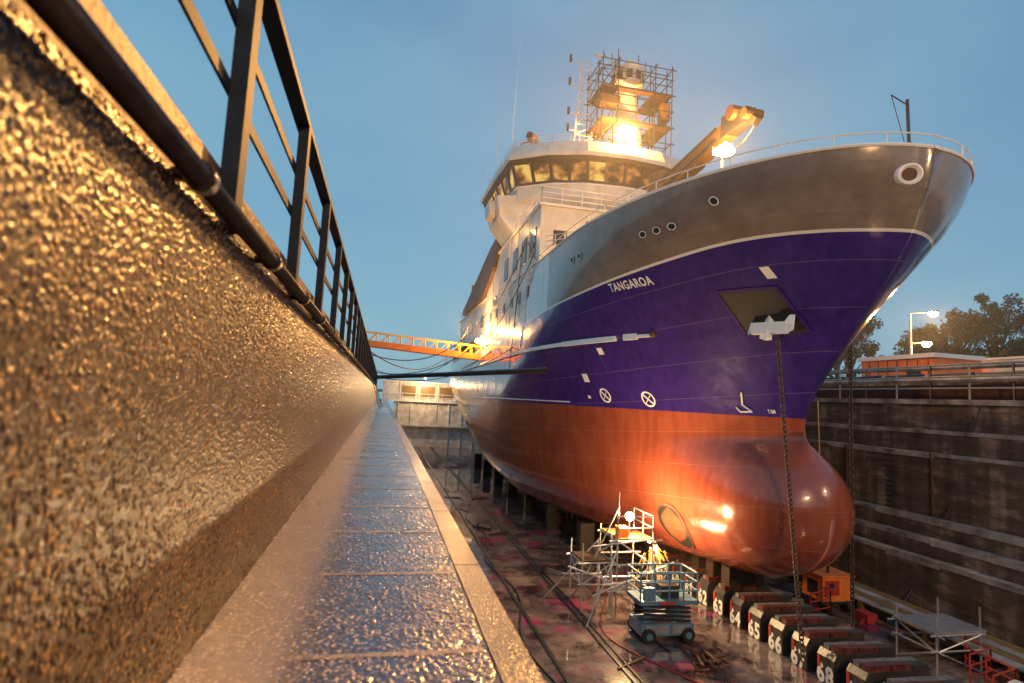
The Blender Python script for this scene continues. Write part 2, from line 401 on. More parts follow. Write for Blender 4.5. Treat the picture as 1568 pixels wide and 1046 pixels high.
def hullpatch(MBx,Y0,Y1,z0,z1,mt,off=.02,n=8,side=-1):
    vs=[];
    for i in range(n+1):
        for j in range(n+1):
            Y=Y0+(Y1-Y0)*i/n;z=z0+(z1-z0)*j/n; vs.append((CX+side*(hb(Y,z)+off),Y,z))
    MBx.add(vs,[(i*(n+1)+j,(i+1)*(n+1)+j,(i+1)*(n+1)+j+1,i*(n+1)+j+1) for i in range(n) for j in range(n)],mt)
def hullring(MBx,Yc,zc,r,w,mt,off=.03,sy=1,n=28,cross=False,disc=None):
    def P(a,rr,o=off): 
        Y=Yc+rr*sy*math.cos(a);z=zc+rr*math.sin(a); return Vector((CX-(hb(Y,z)+o),Y,z))
    vs=[];
    for k in range(n):
        a=2*math.pi*k/n; vs+= [P(a,r-w),P(a,r)]
    MBx.add(vs,[(2*k,2*k+1,(2*k+3)%(2*n),(2*k+2)%(2*n)) for k in range(n)],mt)
    if disc: MBx.add([P(2*math.pi*k/n,r-w*.6,off-.012) for k in range(n)],[tuple(range(n))],disc)  # flat black disc paints the dark inside of an opening
    if cross:
        for a in(R(45),R(135)):
            MBx.beam(P(a,r),P(a+math.pi,r),.01,w*.9,mt,up=(0,math.cos(a+1.57),math.sin(a+1.57)))
M=MB()
hullpatch(M,16.6,18.2,2.8,4.2,black,.02)  # flat black patch paints the shade of the recess, hull is not cut
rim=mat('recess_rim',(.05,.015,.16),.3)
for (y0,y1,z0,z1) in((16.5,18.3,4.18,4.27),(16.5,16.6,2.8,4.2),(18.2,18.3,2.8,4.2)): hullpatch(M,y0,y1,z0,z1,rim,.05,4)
def hp(Y,z,o): return Vector((CX-(hb(Y,z)+o),Y,z))
ac=hp(17.35,2.95,.22)
an=white2
M.beam(ac+Vector((0,0,.75)),ac+Vector((-.05,0,-.15)),.2,.2,an)
M.beam(ac+Vector((.3,-.5,-.0)),ac+Vector((-.35,.5,-.0)),.3,.40,an)
M.loft([[ac+Vector(v) for v in((.35,-.75,-.1),(.2,-.5,-.25),(.1,-.5,.1),(.3,-.7,.1))],[ac+Vector(v) for v in((.42,-.75,.5),(.4,-.62,.45),(.35,-.6,.5),(.42,-.7,.55))]],an)
M.loft([[ac+Vector(v) for v in((-.35,.75,-.1),(-.5,.5,-.25),(-.35,.45,.1),(-.3,.7,.1))],[ac+Vector(v) for v in((-.2,.75,.5),(-.3,.62,.45),(-.3,.6,.5),(-.2,.7,.55))]],an)
M.beam(ac+Vector((-.1,0,-.1)),ac+Vector((-.12,0,-.42)),.24,.2,an); M.beam(ac+Vector((-.1,.2,-.15)),ac+Vector((-.12,.2,-.36)),.2,.16,an)
M.obj('anchor_and_recess',ship)
M=MB()
hullpatch(M,16.35,16.6,4.5,4.86,whitepaintmark)
hullpatch(M,26.7,27.1,1.05,1.45,whitepaintmark); hullpatch(M,24.8,25.15,2.3,2.6,whitepaintmark)
hullpatch(M,27.1,27.3,.25,.4,whitepaintmark)
hullring(M,26,.42,.34,.07,whitepaintmark,cross=True); hullring(M,23.5,.32,.34,.07,whitepaintmark,cross=True)
for a,b in(((19.45,.72),(19.6,.25)),((19.6,.25),(19.35,-.0)),((19.35,-.0),(19.75,-.02)),((19.75,-.02),(19.85,.15))):
    M.beam(hp(*a,.03),hp(*b,.03),.06,.06,whitepaintmark)
hullring(M,16.6,6.95,.15,.04,white2,.04,disc=black)
for Y in(18.3,18.95,19.6): hullring(M,Y,6.5,.13,.03,white2,.04,sy=1.35,disc=black)
for Y in(24.0,24.8): hullring(M,Y,6.6,.17,.05,white2,.04,sy=1.3,disc=black)
def surfY(x,z):
    b=abs(x-CX); lo=stemY(z); hi=lo+6
    for _ in range(30):
        m_=(lo+hi)/2
        if hb(m_,z)<b: lo=m_
        else: hi=m_
    return hi
xc,zc=14.35,7.05
def stemring(r0,r1,o0,o1,mt,n=28):
    vs=[]
    for k in range(n):
        a=2*math.pi*k/n
        for r,o in((r0,o0),(r1,o1)):
            x=xc+r*1.25*math.cos(a);z=zc+r*math.sin(a); vs.append((x,surfY(x,z)-o,z))
    M.add(vs,[(2*k,2*k+1,(2*k+3)%(2*n),(2*k+2)%(2*n)) for k in range(n)],mt)
stemring(.0,.20,.03,.04,brown); stemring(.18,.24,.04,.10,white2); stemring(.24,.29,.10,.09,white2); stemring(.29,.31,.09,.0,white2)
hullring(M,22.6,-5.0,.95,.1,brown,.05,disc=black,sy=.9)
for Y in range(34,66,3): hullring(M,Y,3.3,.13,.04,white2,.02,n=12,disc=black)
M.obj('hull_markings',ship)
def textmesh(txt,size,off=.02):
    c=bpy.data.curves.new('t','FONT'); c.body=txt; c.size=size; c.offset=off; c.space_character=1.12; c.resolution_u=3
    o=bpy.data.objects.new('t',c); scene.collection.objects.link(o)
    bpy.context.view_layer.update()
    me=bpy.data.meshes.new_from_object(o.evaluated_get(bpy.context.evaluated_depsgraph_get()))
    bpy.data.objects.remove(o); return me
me=textmesh('TANGAROA',.43,.012)
for v in me.vertices:
    Y=22.5-v.co.x*.88; z=4.78+v.co.y*1.05; v.co=(CX-(hb(Y,z)+.025),Y,z)
me.materials.clear(); me.materials.append(whitepaintmark)
o=bpy.data.objects.new('ship_name_lettering',me); scene.collection.objects.link(o); o.parent=ship
me=textmesh('7.0M',.20,.006)
for v in me.vertices:
    Y=18.85-v.co.x*.5; z=-.02+v.co.y; v.co=(CX-(hb(Y,z)+.025),Y,z)
me.materials.clear(); me.materials.append(whitepaintmark)
o=bpy.data.objects.new('draught_mark',me); scene.collection.objects.link(o); o.parent=ship

# ---------------------------------------------------------------- superstructure
def ring(z,sc,pts): 
    return [Vector((CX+(x-CX)*(1+sc/7),40.5+(y-40.5)*(1+sc/6),z)) for x,y in pts]
half=[(15,34.9),(12.4,35.15),(10.1,36.0),(7.95,37.6),(7.7,42),(7.6,46.2)]
poly=half+[(30-x,y) for x,y in half[::-1][:-1]]
M=MB()
M.box((8.2,31,4.4),(21.8,48,11.3),white)
M.box((8.05,30.85,11.3),(21.95,48.2,11.45),white2)
M.box((8.35,48.2,3.7),(21.65,66,8.6),white)
M.box((8.2,48.2,8.6),(21.8,66.2,8.72),white2)
M.box((8.12,31.3,7.95),(8.19,47,8.03),white2)
for y0 in(31.9,34.1,36.6,39.5): 
    M.box((8.15,y0,8.6),(8.198,y0+1.25,10.2),glass); M.box((8.13,y0-.08,10.2),(8.199,y0+1.33,10.28),white2)
for y0 in(33,35.2,37.4,40,42.6,45): M.box((8.15,y0,6.2),(8.198,y0+.55,6.9),glass)
for y0 in range(50,66,3): M.box((8.3,y0,6.3),(8.348,y0+1.2,7.4),litglass if y0%2 else glass)
for x0 in(9,11,13,17,19): M.box((x0,30.95,9),(x0+.8,30.998,9.9),glass)
M.box((8.2,30.9,8.3),(21.8,30.998,8.4),white2)
for y0 in(33.2,36,38.8,42,44.5): M.tube((8.1,y0,4.6),(8.1,y0,11.3),.035,white2)
for y0 in(32.5,38,43.5): M.box((7.95,y0,7.2),(8.2,y0+.35,7.75),white2)
M.box((8.0,50.5,8.8),(9.6,56,10.2),orange); M.tube((8.3,57.5,8.8),(8.3,57.5,11.5),.12,yellow)
for k in range(6): M.box((8.05,49+k*2.6,4.4),(8.35,49.5+k*2.6,5.4),random.choice([brown,orange,white2,dark]))
M.box((8.2,66.5,4.1),(9.6,70,6.3),white)
M.loft([ring(11.45,-1.9,poly),ring(13.9,-1.9,poly)],white)
for z in(12.2,13.0): M.loft([ring(z,-1.87,poly),ring(z+.05,-1.87,poly)],white2)
M.loft([ring(13.6,-1.0,poly),ring(13.9,-.35,poly),ring(14.9,-.2,poly)],white)
M.loft([ring(14.9,-.25,poly),ring(16.25,.2,poly)],litglass)
M.loft([ring(16.2,.27,poly),ring(16.5,.5,poly)],dark)
M.loft([ring(16.5,.55,poly),ring(16.75,.6,poly),ring(17.6,.2,poly)],white)
a=ring(14.9,-.18,poly);b=ring(16.3,.28,poly);n=len(poly)
for k in range(n):
    p,q=a[k],a[(k+1)%n];p2,q2=b[k],b[(k+1)%n]
    m_=max(1,round((q-p).length/1.3))
    for i in range(m_): M.beam(p.lerp(q,i/m_),p2.lerp(q2,i/m_),.2,.14,dark)
    M.beam(p,q,.14,.18,dark)
    M.beam(p+Vector((0,0,-.15)),q+Vector((0,0,-.15)),.1,.12,white2)
for s_ in(-1,1):
    def q(x,y,z): return Vector((CX+s_*(CX-x),y,z))
    M.loft([[q(9.2,38,11.4),q(9.2,42,11.4),q(8.3,42,11.4),q(8.3,38,11.4)],[q(9.4,38,12.7),q(9.4,42.5,12.7),q(7.2,42.5,12.9),q(7.2,38.6,12.9)],[q(9.4,37.6,14.3),q(9.4,42.8,14.3),q(6.9,42.8,14.3),q(6.9,38.4,14.3)]],white)
    M.loft([[q(7.0,39.5,13.1),q(7.0,41.2,13.1),q(6.6,41.2,13.3),q(6.6,39.5,13.3)],[q(7.0,39.5,14.2),q(7.0,41.2,14.2),q(6.5,41.2,14.2),q(6.5,39.5,14.2)]],white)
    M.loft([[q(7.9,41.5,12.9),q(7.9,46,12.4),q(7.9,61,9.3),q(7.9,61,8.75),q(7.9,48.3,8.75),q(7.9,44,10.4)],[q(8.6,41.5,12.9),q(8.6,46,12.4),q(8.6,61,9.3),q(8.6,61,8.75),q(8.6,48.3,8.75),q(8.6,44,10.4)]],brown)
M.box((11,49,8.7),(19,58,13.5),white); M.box((12,50,13.5),(18,56,15.5),brown)
M.obj('superstructure',ship)
M=MB()
def railing(M,pts,h,mt,r=.025,post=1.2,bars=3):
    for k in range(1,bars+1):
        M.path([Vector(p)+Vector((0,0,h*k/bars)) for p in pts],r,mt,5)
    for a,b in zip(pts,pts[1:]):
        a=Vector(a);b=Vector(b);m_=max(1,round((b-a).length/post))
        for i in range(m_+1): M.tube(a.lerp(b,i/m_),a.lerp(b,i/m_)+Vector((0,0,h)),r,mt,5)
railing(M,[(8.2,47.5,11.45),(8.2,31,11.45),(21.8,31,11.45)],1.0,white2)
railing(M,[(8.35,66,8.72),(8.35,49,8.72)],1.0,white2)
railing(M,[(8.15,80,4.1),(8.15,67,4.1)],1.0,white2)
rr=ring(17.6,.1,poly); railing(M,[rr[5],rr[4],rr[3],rr[2],rr[1]],.5,white2,.015)
railing(M,[(9,27,7.8),(8.6,31,8.6)],.9,white2)
M.obj('deck_railings',ship)
M=MB()
mx,my=16,37.3
M.loft([[Vector((mx+r*math.cos(a),my+r*math.sin(a),z)) for a in[2*math.pi*k/16 for k in range(16)]] for r,z in((1.3,17.4),(1.1,19.5),(.75,21.8),(.65,23.0),(1.1,23.4),(1.15,24.2),(1.2,24.5),(.5,24.55))],white)
for k in range(10):
    a=2*math.pi*k/10; M.beam((mx+1.13*math.cos(a),my+1.13*math.sin(a),23.5),(mx+1.16*math.cos(a),my+1.16*math.sin(a),24.1),.45,.05,dark,up=(math.cos(a),math.sin(a),0))
M.ball((mx+.1,my,25.1),.4,white2)
M.tube((mx,my,24.5),(mx,my,25.0),.12,white)
for dx,h in((-1.3,1.2),(-.8,1.7),(.8,1.5),(1.4,1.1)): M.tube((mx+dx,my,24.5),(mx+dx,my,24.5+h),.035,dark)
M.beam((mx-1.6,my,25.0),(mx+1.6,my,25.0),.05,.05,white2)
lx,ly=13.0,38.5
for dx,dy in((-.55,-.4),(.55,-.4),(0,.55)): M.tube((lx+dx*1.4,ly+dy,17.4),(lx+dx*.6,ly+dy*.5,25.6),.055,white2)
for k in range(9):
    z=17.8+k*.85; s=1.4-.08*k
    M.tube((lx-.55*s,ly-.4,z),(lx+.55*s,ly-.4,z),.03,white2); M.tube((lx-.55*s,ly-.4,z),(lx+.55*s,ly-.4,z+.8),.025,white2)
for z,s in((25.4,1),(23.6,1),(21.3,-1),(20,-1)): 
    M.beam((lx,ly,z),(lx-1.1,ly,z),.06,.06,white2); M.tube((lx-1.1,ly,z-.1),(lx-1.1,ly,z+.45),.1,dark)
M.tube((lx+1.1,ly,17.4),(lx+1.1,ly,26.2),.03,white2); M.tube((lx+.75,ly,26.2),(lx+1.45,ly,26.22),.1,white2)
M.tube((8.0,40,17.3),(8.3,40,27.4),.03,white2,r2=.012); M.tube((7.6,42,17.3),(7.2,42,20.3),.02,white2)
M.tube((7.2,44,16.6),(6.9,44,19),.02,white2)
M.beam((14,37,18.2),(10.5,39,17.5),.06,.06,white2)
for s in(0,1): M.tube((11.6,36.6,17.5),(12.6,38,21),.03,white2)
M.tube((9,37.6,17.4),(9,37.6,18.2),.07,dark); M.tube((8.75,37.3,18.5),(9.3,37.9,18.6),.28,brown,10); M.beam((8.7,37.6,18.3),(10.2,37.6,18.0),.12,.15,brown); M.beam((8.2,37.6,17.9),(9.2,37.6,18.3),.1,.12,brown)
M.obj('mast_and_aerials',ship)
def scaffold(M,xs,ys,zs,mt,deckm=None,decks=(),diag=True,r=.035):
    for x in xs:
        for y in ys: M.tube((x,y,zs[0]),(x,y,zs[-1]+random.uniform(.2,.9)),r,mt,5)
    for z in zs[1:]:
        for y in ys: M.tube((xs[0]-random.uniform(.1,.4),y,z),(xs[-1]+random.uniform(.1,.4),y,z+random.uniform(-.03,.03)),r,mt,5)
        for x in xs: M.tube((x,ys[0]-random.uniform(.1,.3),z),(x,ys[-1]+.15,z),r,mt,5)
    if diag:
        for i,(a,b) in enumerate(zip(zs,zs[1:])):
            x0,x1=(xs[0],xs[1]) if i%2 else (xs[1],xs[0])
            M.tube((x0,ys[0]-.04,a),(x1,ys[0]-.04,b),r*.8,mt,5)
            M.tube((xs[0]-.04,ys[0] if i%2 else ys[-1],a),(xs[0]-.04,ys[-1] if i%2 else ys[0],b),r*.8,mt,5)
    for z in decks: M.box((xs[0],ys[0],z+.04),(xs[-1],ys[-1],z+.1),deckm)
M=MB()
scaffold(M,[13.4,14.6,17.4,18.7],[35.6,36.4,38.6],[17.4,18.6,19.8,21,22.2,23.4,24.2],railm,r=.04)
for z in(19.8,22.2): 
    M.box((13.4,35.6,z+.05),(14.7,38.6,z+.13),brown); M.box((17.3,35.6,z+.05),(18.7,38.6,z+.13),dtimber); M.box((14.7,35.6,z+.05),(17.3,36.2,z+.13),brown)
M.box((13.3,35.5,20.9),(14.7,36.5,21.5),dtimber)
M.box((18.3,36.2,20.7),(18.9,37,22),buff)
M.obj('mast_scaffold',ship)
M=MB()
M.tube((15,29.3,6.7),(15,29.3,12.2),.75,white,16); M.tube((15,29.3,12.2),(15,29.3,12.6),.95,buff,16)
M.loft([[Vector((15+dx,29.3+dy,z)) for dx,dy in((-.6,-.6),(.6,-.6),(.6,.6),(-.6,.6))] for z in(12.5,13.4)],buff)
def taper(M,p,q,w0,h0,w1,h1,mt):
    p=Vector(p);q=Vector(q);d=(q-p).normalized();r=d.cross(Vector((0,0,1))).normalized();u=r.cross(d)
    M.loft([[c+r*(sx*w/2)+u*(sz*h/2) for sx,sz in((-1,-1),(1,-1),(1,1),(-1,1))] for c,w,h in((p,w0,h0),(q,w1,h1))],mt)
taper(M,(14.9,30.2,12.3),(15.1,22.9,13.2),.8,.95,.6,.75,buff)
M.beam((14.55,29,12.8),(14.7,23.5,13.45),.06,.12,dark); M.beam((14.5,29,12.2),(14.7,23.5,12.9),.06,.08,dark)
taper(M,(15.1,23.2,13.35),(15.15,21.5,13.25),.7,1.0,.5,.7,dark)
taper(M,(15.1,21.9,13.4),(15.2,21.1,12.7),.5,.5,.3,.35,dark)
M.tube((14.8,28.6,11.8),(15.1,25.3,12.4),.16,dark,8)
M.tube((14.6,22.3,13.65),(15.7,22.3,13.65),.34,brown,12); M.tube((14.7,21.4,13.2),(15.6,21.4,13.2),.25,brown,12)
M.path(sag((15.2,21.2,12.7),(15.1,23.5,12.6),.5),.035,hose)
M.obj('deck_crane',ship)
M=MB()
for x in(13.2,16.8):
    M.tube((x-.5,17.5,7.6),(x+.5,17.5,7.6),.45,brown,12); M.box((x-.8,17,6.7),(x-.6,18,8.0),brown)
M.tube((15.9,19.4,6.7),(15.9,19.4,9.2),.1,brown); M.tube((15.6,19.2,9.3),(16.2,19.6,9.4),.28,brown,10); M.ball((15.1,19.4,9.1),.25,brown); M.beam((14.9,19.4,9.2),(16.6,19.4,9.3),.1,.12,brown)
M.tube((15.05,13.6,7.8),(15.0,13.6,9.75),.05,dark); M.tube((14.95,13.6,9.6),(14.2,13.4,9.65),.02,dark); M.tube((14.2,13.4,9.65),(14.95,13.6,8.1),.012,dark)
M.tube((15,13.6,8.0),(15,13.6,8.35),.12,dark)
M.obj('foredeck_gear',ship)
M=MB()
L1=(14.8,35.2,18.4); L2=(14.2,21.9,11.6)
for c in(L1,L2):
    for dx in(-.22,0,.22): 
        M.ball((c[0]+dx,c[1],c[2]+(0 if dx else .14)),.2,lampm,6)
    M.beam((c[0]-.5,c[1]+.32,c[2]),(c[0]+.5,c[1]+.32,c[2]),.08,.4,dark)
M.tube((14.8,35.5,17.4),(14.8,35.5,18.4),.06,dark); M.tube((14.2,22.2,6.7),(14.2,22.2,11.6),.06,dark)
M.ball((7.7,48.5,4.9),.2,lampm,6); M.tube((7.7,48.5,4.9),(8.3,48.5,5.3),.05,dark)
M.obj('floodlights',ship)
OR=(1,.46,.11); OW=(1,.62,.28)
light('flood_light_mast','POINT',(14.8,34.7,18.5),7000,OR,ship)
light('flood_light_mast_spot','SPOT',(14.8,34.6,18.5),58000,OR,ship,(-2,5,0),.3,55)
light('flood_light_crane','POINT',(14.1,21.4,11.6),5500,OR,ship)
light('gangway_light','POINT',(6.6,46.5,5.6),2400,OR,ship,size=.15)
light('side_light','POINT',(6.8,37,11.5),180,OR,ship,size=.15)
M=MB()
M.path(sag((8.0,33,9.6),(8.5,24,8.2),1.9),.035,hose); M.path(sag((8.5,24,8.2),(12,16.2,8.3),-.1),.03,hose)
M.path(sag((7.9,50,6.2),(7.9,33,9.6),.8),.035,hose); M.path(sag((7.85,52,4.6),(7.85,31,8.2),1.2),.03,hose)
M.path(sag((7.9,34,9.6),(7.9,36,2),.2),.03,hose)
M.obj('shore_cables',ship)

# ---------------------------------------------------------------- chains
def chain(name,p,q,L=.22,r=.026):
    M=MB();p=Vector(p);q=Vector(q);d=(q-p);n=int(d.length/(L*.72));d.normalize()
    a=d.cross(Vector((0,1,0))).normalized();b=d.cross(a)
    for i in range(n):
        c=p+d*(i*L*.72); s=a if i%2 else b
        pts=[c+d*(L/2*math.cos(t))+s*(L*.32*math.sin(t)) for t in[2*math.pi*k/8 for k in range(9)]]
        M.path(pts,r,chainm,5)
    return M.obj(name)
pA=hp(17.3,2.6,.3)
chain('anchor_chain',pA,(13.5,16.2,-7.9))
chain('anchor_chain',(17.5,18.5,3.1),(17.5,18.5,-8.2))

# ---------------------------------------------------------------- dock
FZ=-8.2; YA,YB=-14,92
def strip(name,prof,mt,seg=None):
    M=MB()
    for (x0,z0),(x1,z1) in zip(prof,prof[1:]):
        M.add([(x0,YA,z0),(x1,YA,z1),(x1,YB,z1),(x0,YB,z0)],[(0,1,2,3)],mt)
    return M
def stones(name,mt,fn,y0,y1,NY,s0,s1,NS,scale,amp,parent):
    """real relief for the aggregate: one displaced sheet"""
    vs=[];st=[];pt=[]
    for i in range(NY+1):
        y=y0*(y1/y0)**(i/NY)
        for j in range(NS+1):
            s=s0+(s1-s0)*j/NS
            p=Vector((s*scale,y*scale,3.3 if NS<220 else 7.7))
            p=p+Vector(noise.noise_vector(p*.6))*.35
            d,pp=noise.voronoi(p)
            r=(math.sin(pp[0].x*127.1+pp[0].y*311.7)*43758.5453)%1.0
            t=max(0,min(1,(.62-d[0])/.5)); hgt=t*t*(3-2*t)*(.3+.9*((r*7.13)%1.0))
            hgt+=.35*noise.noise(p*2.3)
            vs.append(fn(y,s,hgt*amp)); st.append(r); pt.append(d[0])
    Wd=NS+1
    fs=[(i*Wd+j,(i+1)*Wd+j,(i+1)*Wd+j+1,i*Wd+j+1) for i in range(NY) for j in range(NS)]
    me=bpy.data.meshes.new(name); me.from_pydata(vs,[],fs); me.materials.append(mt)
    me.polygons.foreach_set('use_smooth',[True]*len(fs))
    a=me.attributes.new('stone','FLOAT','POINT'); a.data.foreach_set('value',st)
    a=me.attributes.new('pit','FLOAT','POINT'); a.data.foreach_set('value',pt)
    me.update(); o=bpy.data.objects.new(name,me); scene.collection.objects.link(o); o.parent=parent; return o
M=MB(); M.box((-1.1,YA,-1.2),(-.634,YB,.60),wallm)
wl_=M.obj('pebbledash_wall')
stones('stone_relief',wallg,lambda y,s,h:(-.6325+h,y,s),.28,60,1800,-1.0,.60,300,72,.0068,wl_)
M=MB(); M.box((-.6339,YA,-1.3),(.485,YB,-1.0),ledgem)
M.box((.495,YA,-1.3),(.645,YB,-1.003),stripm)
M.box((.48,YA,-1.3),(.50,YB,-1.02),dark)
for k in range(30):
    y=1.35+k*.97+random.uniform(-.03,.03); M.box((-.27,y,-1.001),(.47,y+.035,-.9945),stripm)
for k in range(20):
    y=1.9+k*1.6; M.box((.494,y,-1.05),(.646,y+.012,-1.0015),dark)
ld_=M.obj('dock_ledge')
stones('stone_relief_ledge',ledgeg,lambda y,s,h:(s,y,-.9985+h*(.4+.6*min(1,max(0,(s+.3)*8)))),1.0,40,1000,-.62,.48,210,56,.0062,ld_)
M=strip('x',[(.64,-1.3),(.64,-2.2),(1.25,-2.2),(1.25,-3.3),(1.9,-3.3),(1.9,-4.6),(2.7,-4.6),(2.7,-6),(3.6,-6),(3.6,FZ)],dockm)
M.obj('dock_altar_steps')
M=MB(); M.add([(3.5,YA,FZ),(23.6,YA,FZ),(23.6,YB,FZ),(3.5,YB,FZ)],[(0,1,2,3)],floorm); M.obj('dock_floor')
M=MB()
for x,w in((7.9,.10),(8.15,.05),(5.9,.12)): M.box((x,YA,FZ),(x+w,YB,FZ+.05),dark)
M.box((4.2,YA,FZ),(5.0,YB,FZ+.14),concrete)
M.obj('floor_rails_and_kerb')
M=strip('x',[(23.4,FZ),(23.4,-5.95),(24.0,-5.95),(24.0,-5.2),(24.6,-5.2),(24.6,-4.4),(25.3,-4.4),(25.3,-1.5),(26.2,-1.5),(26.2,-.45),(27,-.45),(27,.85),(28.2,.85)],dockm)
for x,z in((23.4,-5.95),(24.0,-5.2),(24.6,-4.4),(25.3,-1.5),(26.2,-.45)):
    y=YA
    while y<YB:
        L=random.uniform(1.2,4.5); M.box((x-.05+random.uniform(0,.03),y,z-random.uniform(.12,.26)),(x+.45,y+L-random.uniform(.02,.06),z+.015+random.uniform(0,.025)),concrete); y+=L
M.box((26.9,YA,.85),(27.6,YB,1.1),concrete)
for y in(22,27,33,38,44): M.tube((25.25,y,-1.5),(25.25,y,-4.4),.05,brown)
for y in(24,35,):
    for k in range(12): M.tube((25.2,y,-4.3+k*.25),(25.2,y+.5,-4.3+k*.25),.025,dark)
M.obj('dock_wall_far_side')
M=MB(); M.box((.6,-14.6,FZ),(27,-14,.6),dockm); M.obj('dock_head_wall')
G=600
M=MB()
for a,b,c,d in((-G,-.9,-G,G),(28,G,-G,G),(-.9,28,-G,-14.2),(-.9,28,97,G)):
    M.add([(a,c,.58),(b,c,.58),(b,d,.58),(a,d,.58)],[(0,1,2,3)],asphalt)
M.obj('ground')
M=MB()
cw=mat('caisson_paint',(.70,.66,.60),.4,var=.5,vs=1)
M.box((2,92,FZ),(25,96.5,-1.2),cw); M.box((1,91.6,-1.2),(27,97,-.9),white2); M.box((0,92.6,-.9),(27.9,96.5,1.9),cw)
M.box((-.2,92.3,1.9),(28,96.8,2.05),white2)
for k in range(12): M.box((2.5+k*2,91.8,FZ),(2.7+k*2,92,-1.2),cw)
for k in range(8): M.box((3+k*3,92.5,-.5),(5.2+k*3,92.6,1.3),timber if k in(0,1,2) else concrete); M.box((2.7+k*3,92.45,-.9),(2.85+k*3,92.6,1.9),white2)
M.box((1,91.2,-5),(26,91.9,-4.8),cw)
railing(M,[(1,91.8,-.9),(26,91.8,-.9)],1,white2,.04,2,2)
M.ball((6.5,91.5,2.6),.14,lampm,6); M.tube((6.5,92.6,2.0),(6.5,91.5,2.6),.05,dark)  # bulb that goes with the added caisson light
cai=M.obj('dock_caisson')
light('caisson_fill_light','POINT',(6.5,88.5,1.8),1800,OW,cai,size=.2)  # light added to brighten the caisson
M=MB()
M.tube((-.565,YA,.60),(-.565,60,.60),.034,pipem,14)
for k in range(-4,40):
    y=1.75+k*1.1; M.tube((-.565,y,.60),(-.565,y+.07,.60),.044,pipem,14); M.box((-.64,y+.01,.585),(-.565,y+.05,.615),pipem)
M.obj('wall_pipe_handrail')
for p in bpy.data.objects['wall_pipe_handrail'].data.polygons: p.use_smooth=len(p.vertices)==4
M=MB(); 
for k in range(-4,18):
    M.box((-.80,k*4+.0,.60),(-.68,k*4+3.96,.84+.005*(k%2)),ktimber)
    M.tube((-.672,k*4+1,.72),(-.684,k*4+1,.72),.03,dark,8); M.tube((-.672,k*4+3,.72),(-.684,k*4+3,.72),.03,dark,8)
M.obj('timber_kerb')
M=MB()
for k in range(-3,38):
    y=2.3+k*1.55
    M.box((-.665,y,.61),(-.60,y+.10,1.74),railm); M.box((-.70,y-.03,.601),(-.59,y+.13,.625),railm)
    M.box((-.665,y+.1,1.55),(-.655,y+.16,1.7),railm)
for z in(1.13,1.42): M.box((-.68,YA,z),(-.667,60,z+.055),railm)
M.box((-.69,YA,1.735),(-.60,60,1.775),railm)
M.obj('steel_railing')
M=MB(); M.tube((-1.45,2.35,.58),(-1.45,2.35,1.75),.09,brown,14); M.tube((-1.45,2.35,1.75),(-1.45,2.35,1.86),.15,brown,14); M.tube((-1.65,2.35,1.6),(-1.25,2.35,1.6),.05,brown,10); M.obj('mooring_bollard')
M=MB()
a=Vector((-1.8,49,3.9));b=Vector((8.2,48.6,3.3))
for dy in(-.5,.5):
    A=a+Vector((0,dy,0));B=b+Vector((0,dy,0))
    M.beam(A,B,.1,.2,orange); M.beam(A+Vector((0,0,1.1)),B+Vector((0,0,1.1)),.06,.08,yellow)
    n=10
    for k in range(n+1):
        p=A.lerp(B,k/n); M.tube(p,p+Vector((0,0,1.1)),.05,yellow)
        if k<n: M.tube(p,A.lerp(B,(k+1)/n)+Vector((0,0,1.1)),.035,yellow)
M.beam(a,b,.95,.05,yellow)
M.beam(a+Vector((0,-.54,.25)),b+Vector((0,-.54,.25)),.01,.3,orange)
M.box((-2.4,48,.58),(-1.6,50,3.9),brown)
M.obj('gangway')
M=MB(); M.tube((-.9,40,1.0),(8.3,28.6,1.65),.11,dark,10); M.beam((-.9,40.3,.9),(8.2,29.2,1.5),.3,.06,brown); M.obj('breast_shore_boom')
M=MB()
M.path(sag((-.7,30,1.9),(8,46,7.0),1.6),.03,hose); M.path(sag((-.7,35,1.2),(8,44,5.2),1.2),.03,hose)
M.path(sag((-.7,24,1.7),(8,52,8.0),2.6),.025,hose); M.path(sag((-.7,42,1.6),(8.1,60,5.0),1.4),.03,hose); M.path(sag((-.6,33,.9),(8.1,36,3.4),1.0),.025,hose)
M.path(sag((-.6,38,.9),(3,75,-5),1.5),.03,hose)
M.obj('mooring_cables')
M=MB(); M.path(sag((-.6,36,.6),(2.8,45,-6),1.2),.03,yellow); M.path(sag((26,30,.9),(22,25,-6),.8),.03,yellow); M.obj('yellow_hose')
M=MB(); M.path(sag((27,21,.9),(23,21.5,-8),.9),.04,hose); M.path(sag((27,34,.9),(22,30,-8),.9),.04,hose); M.obj('black_hose')
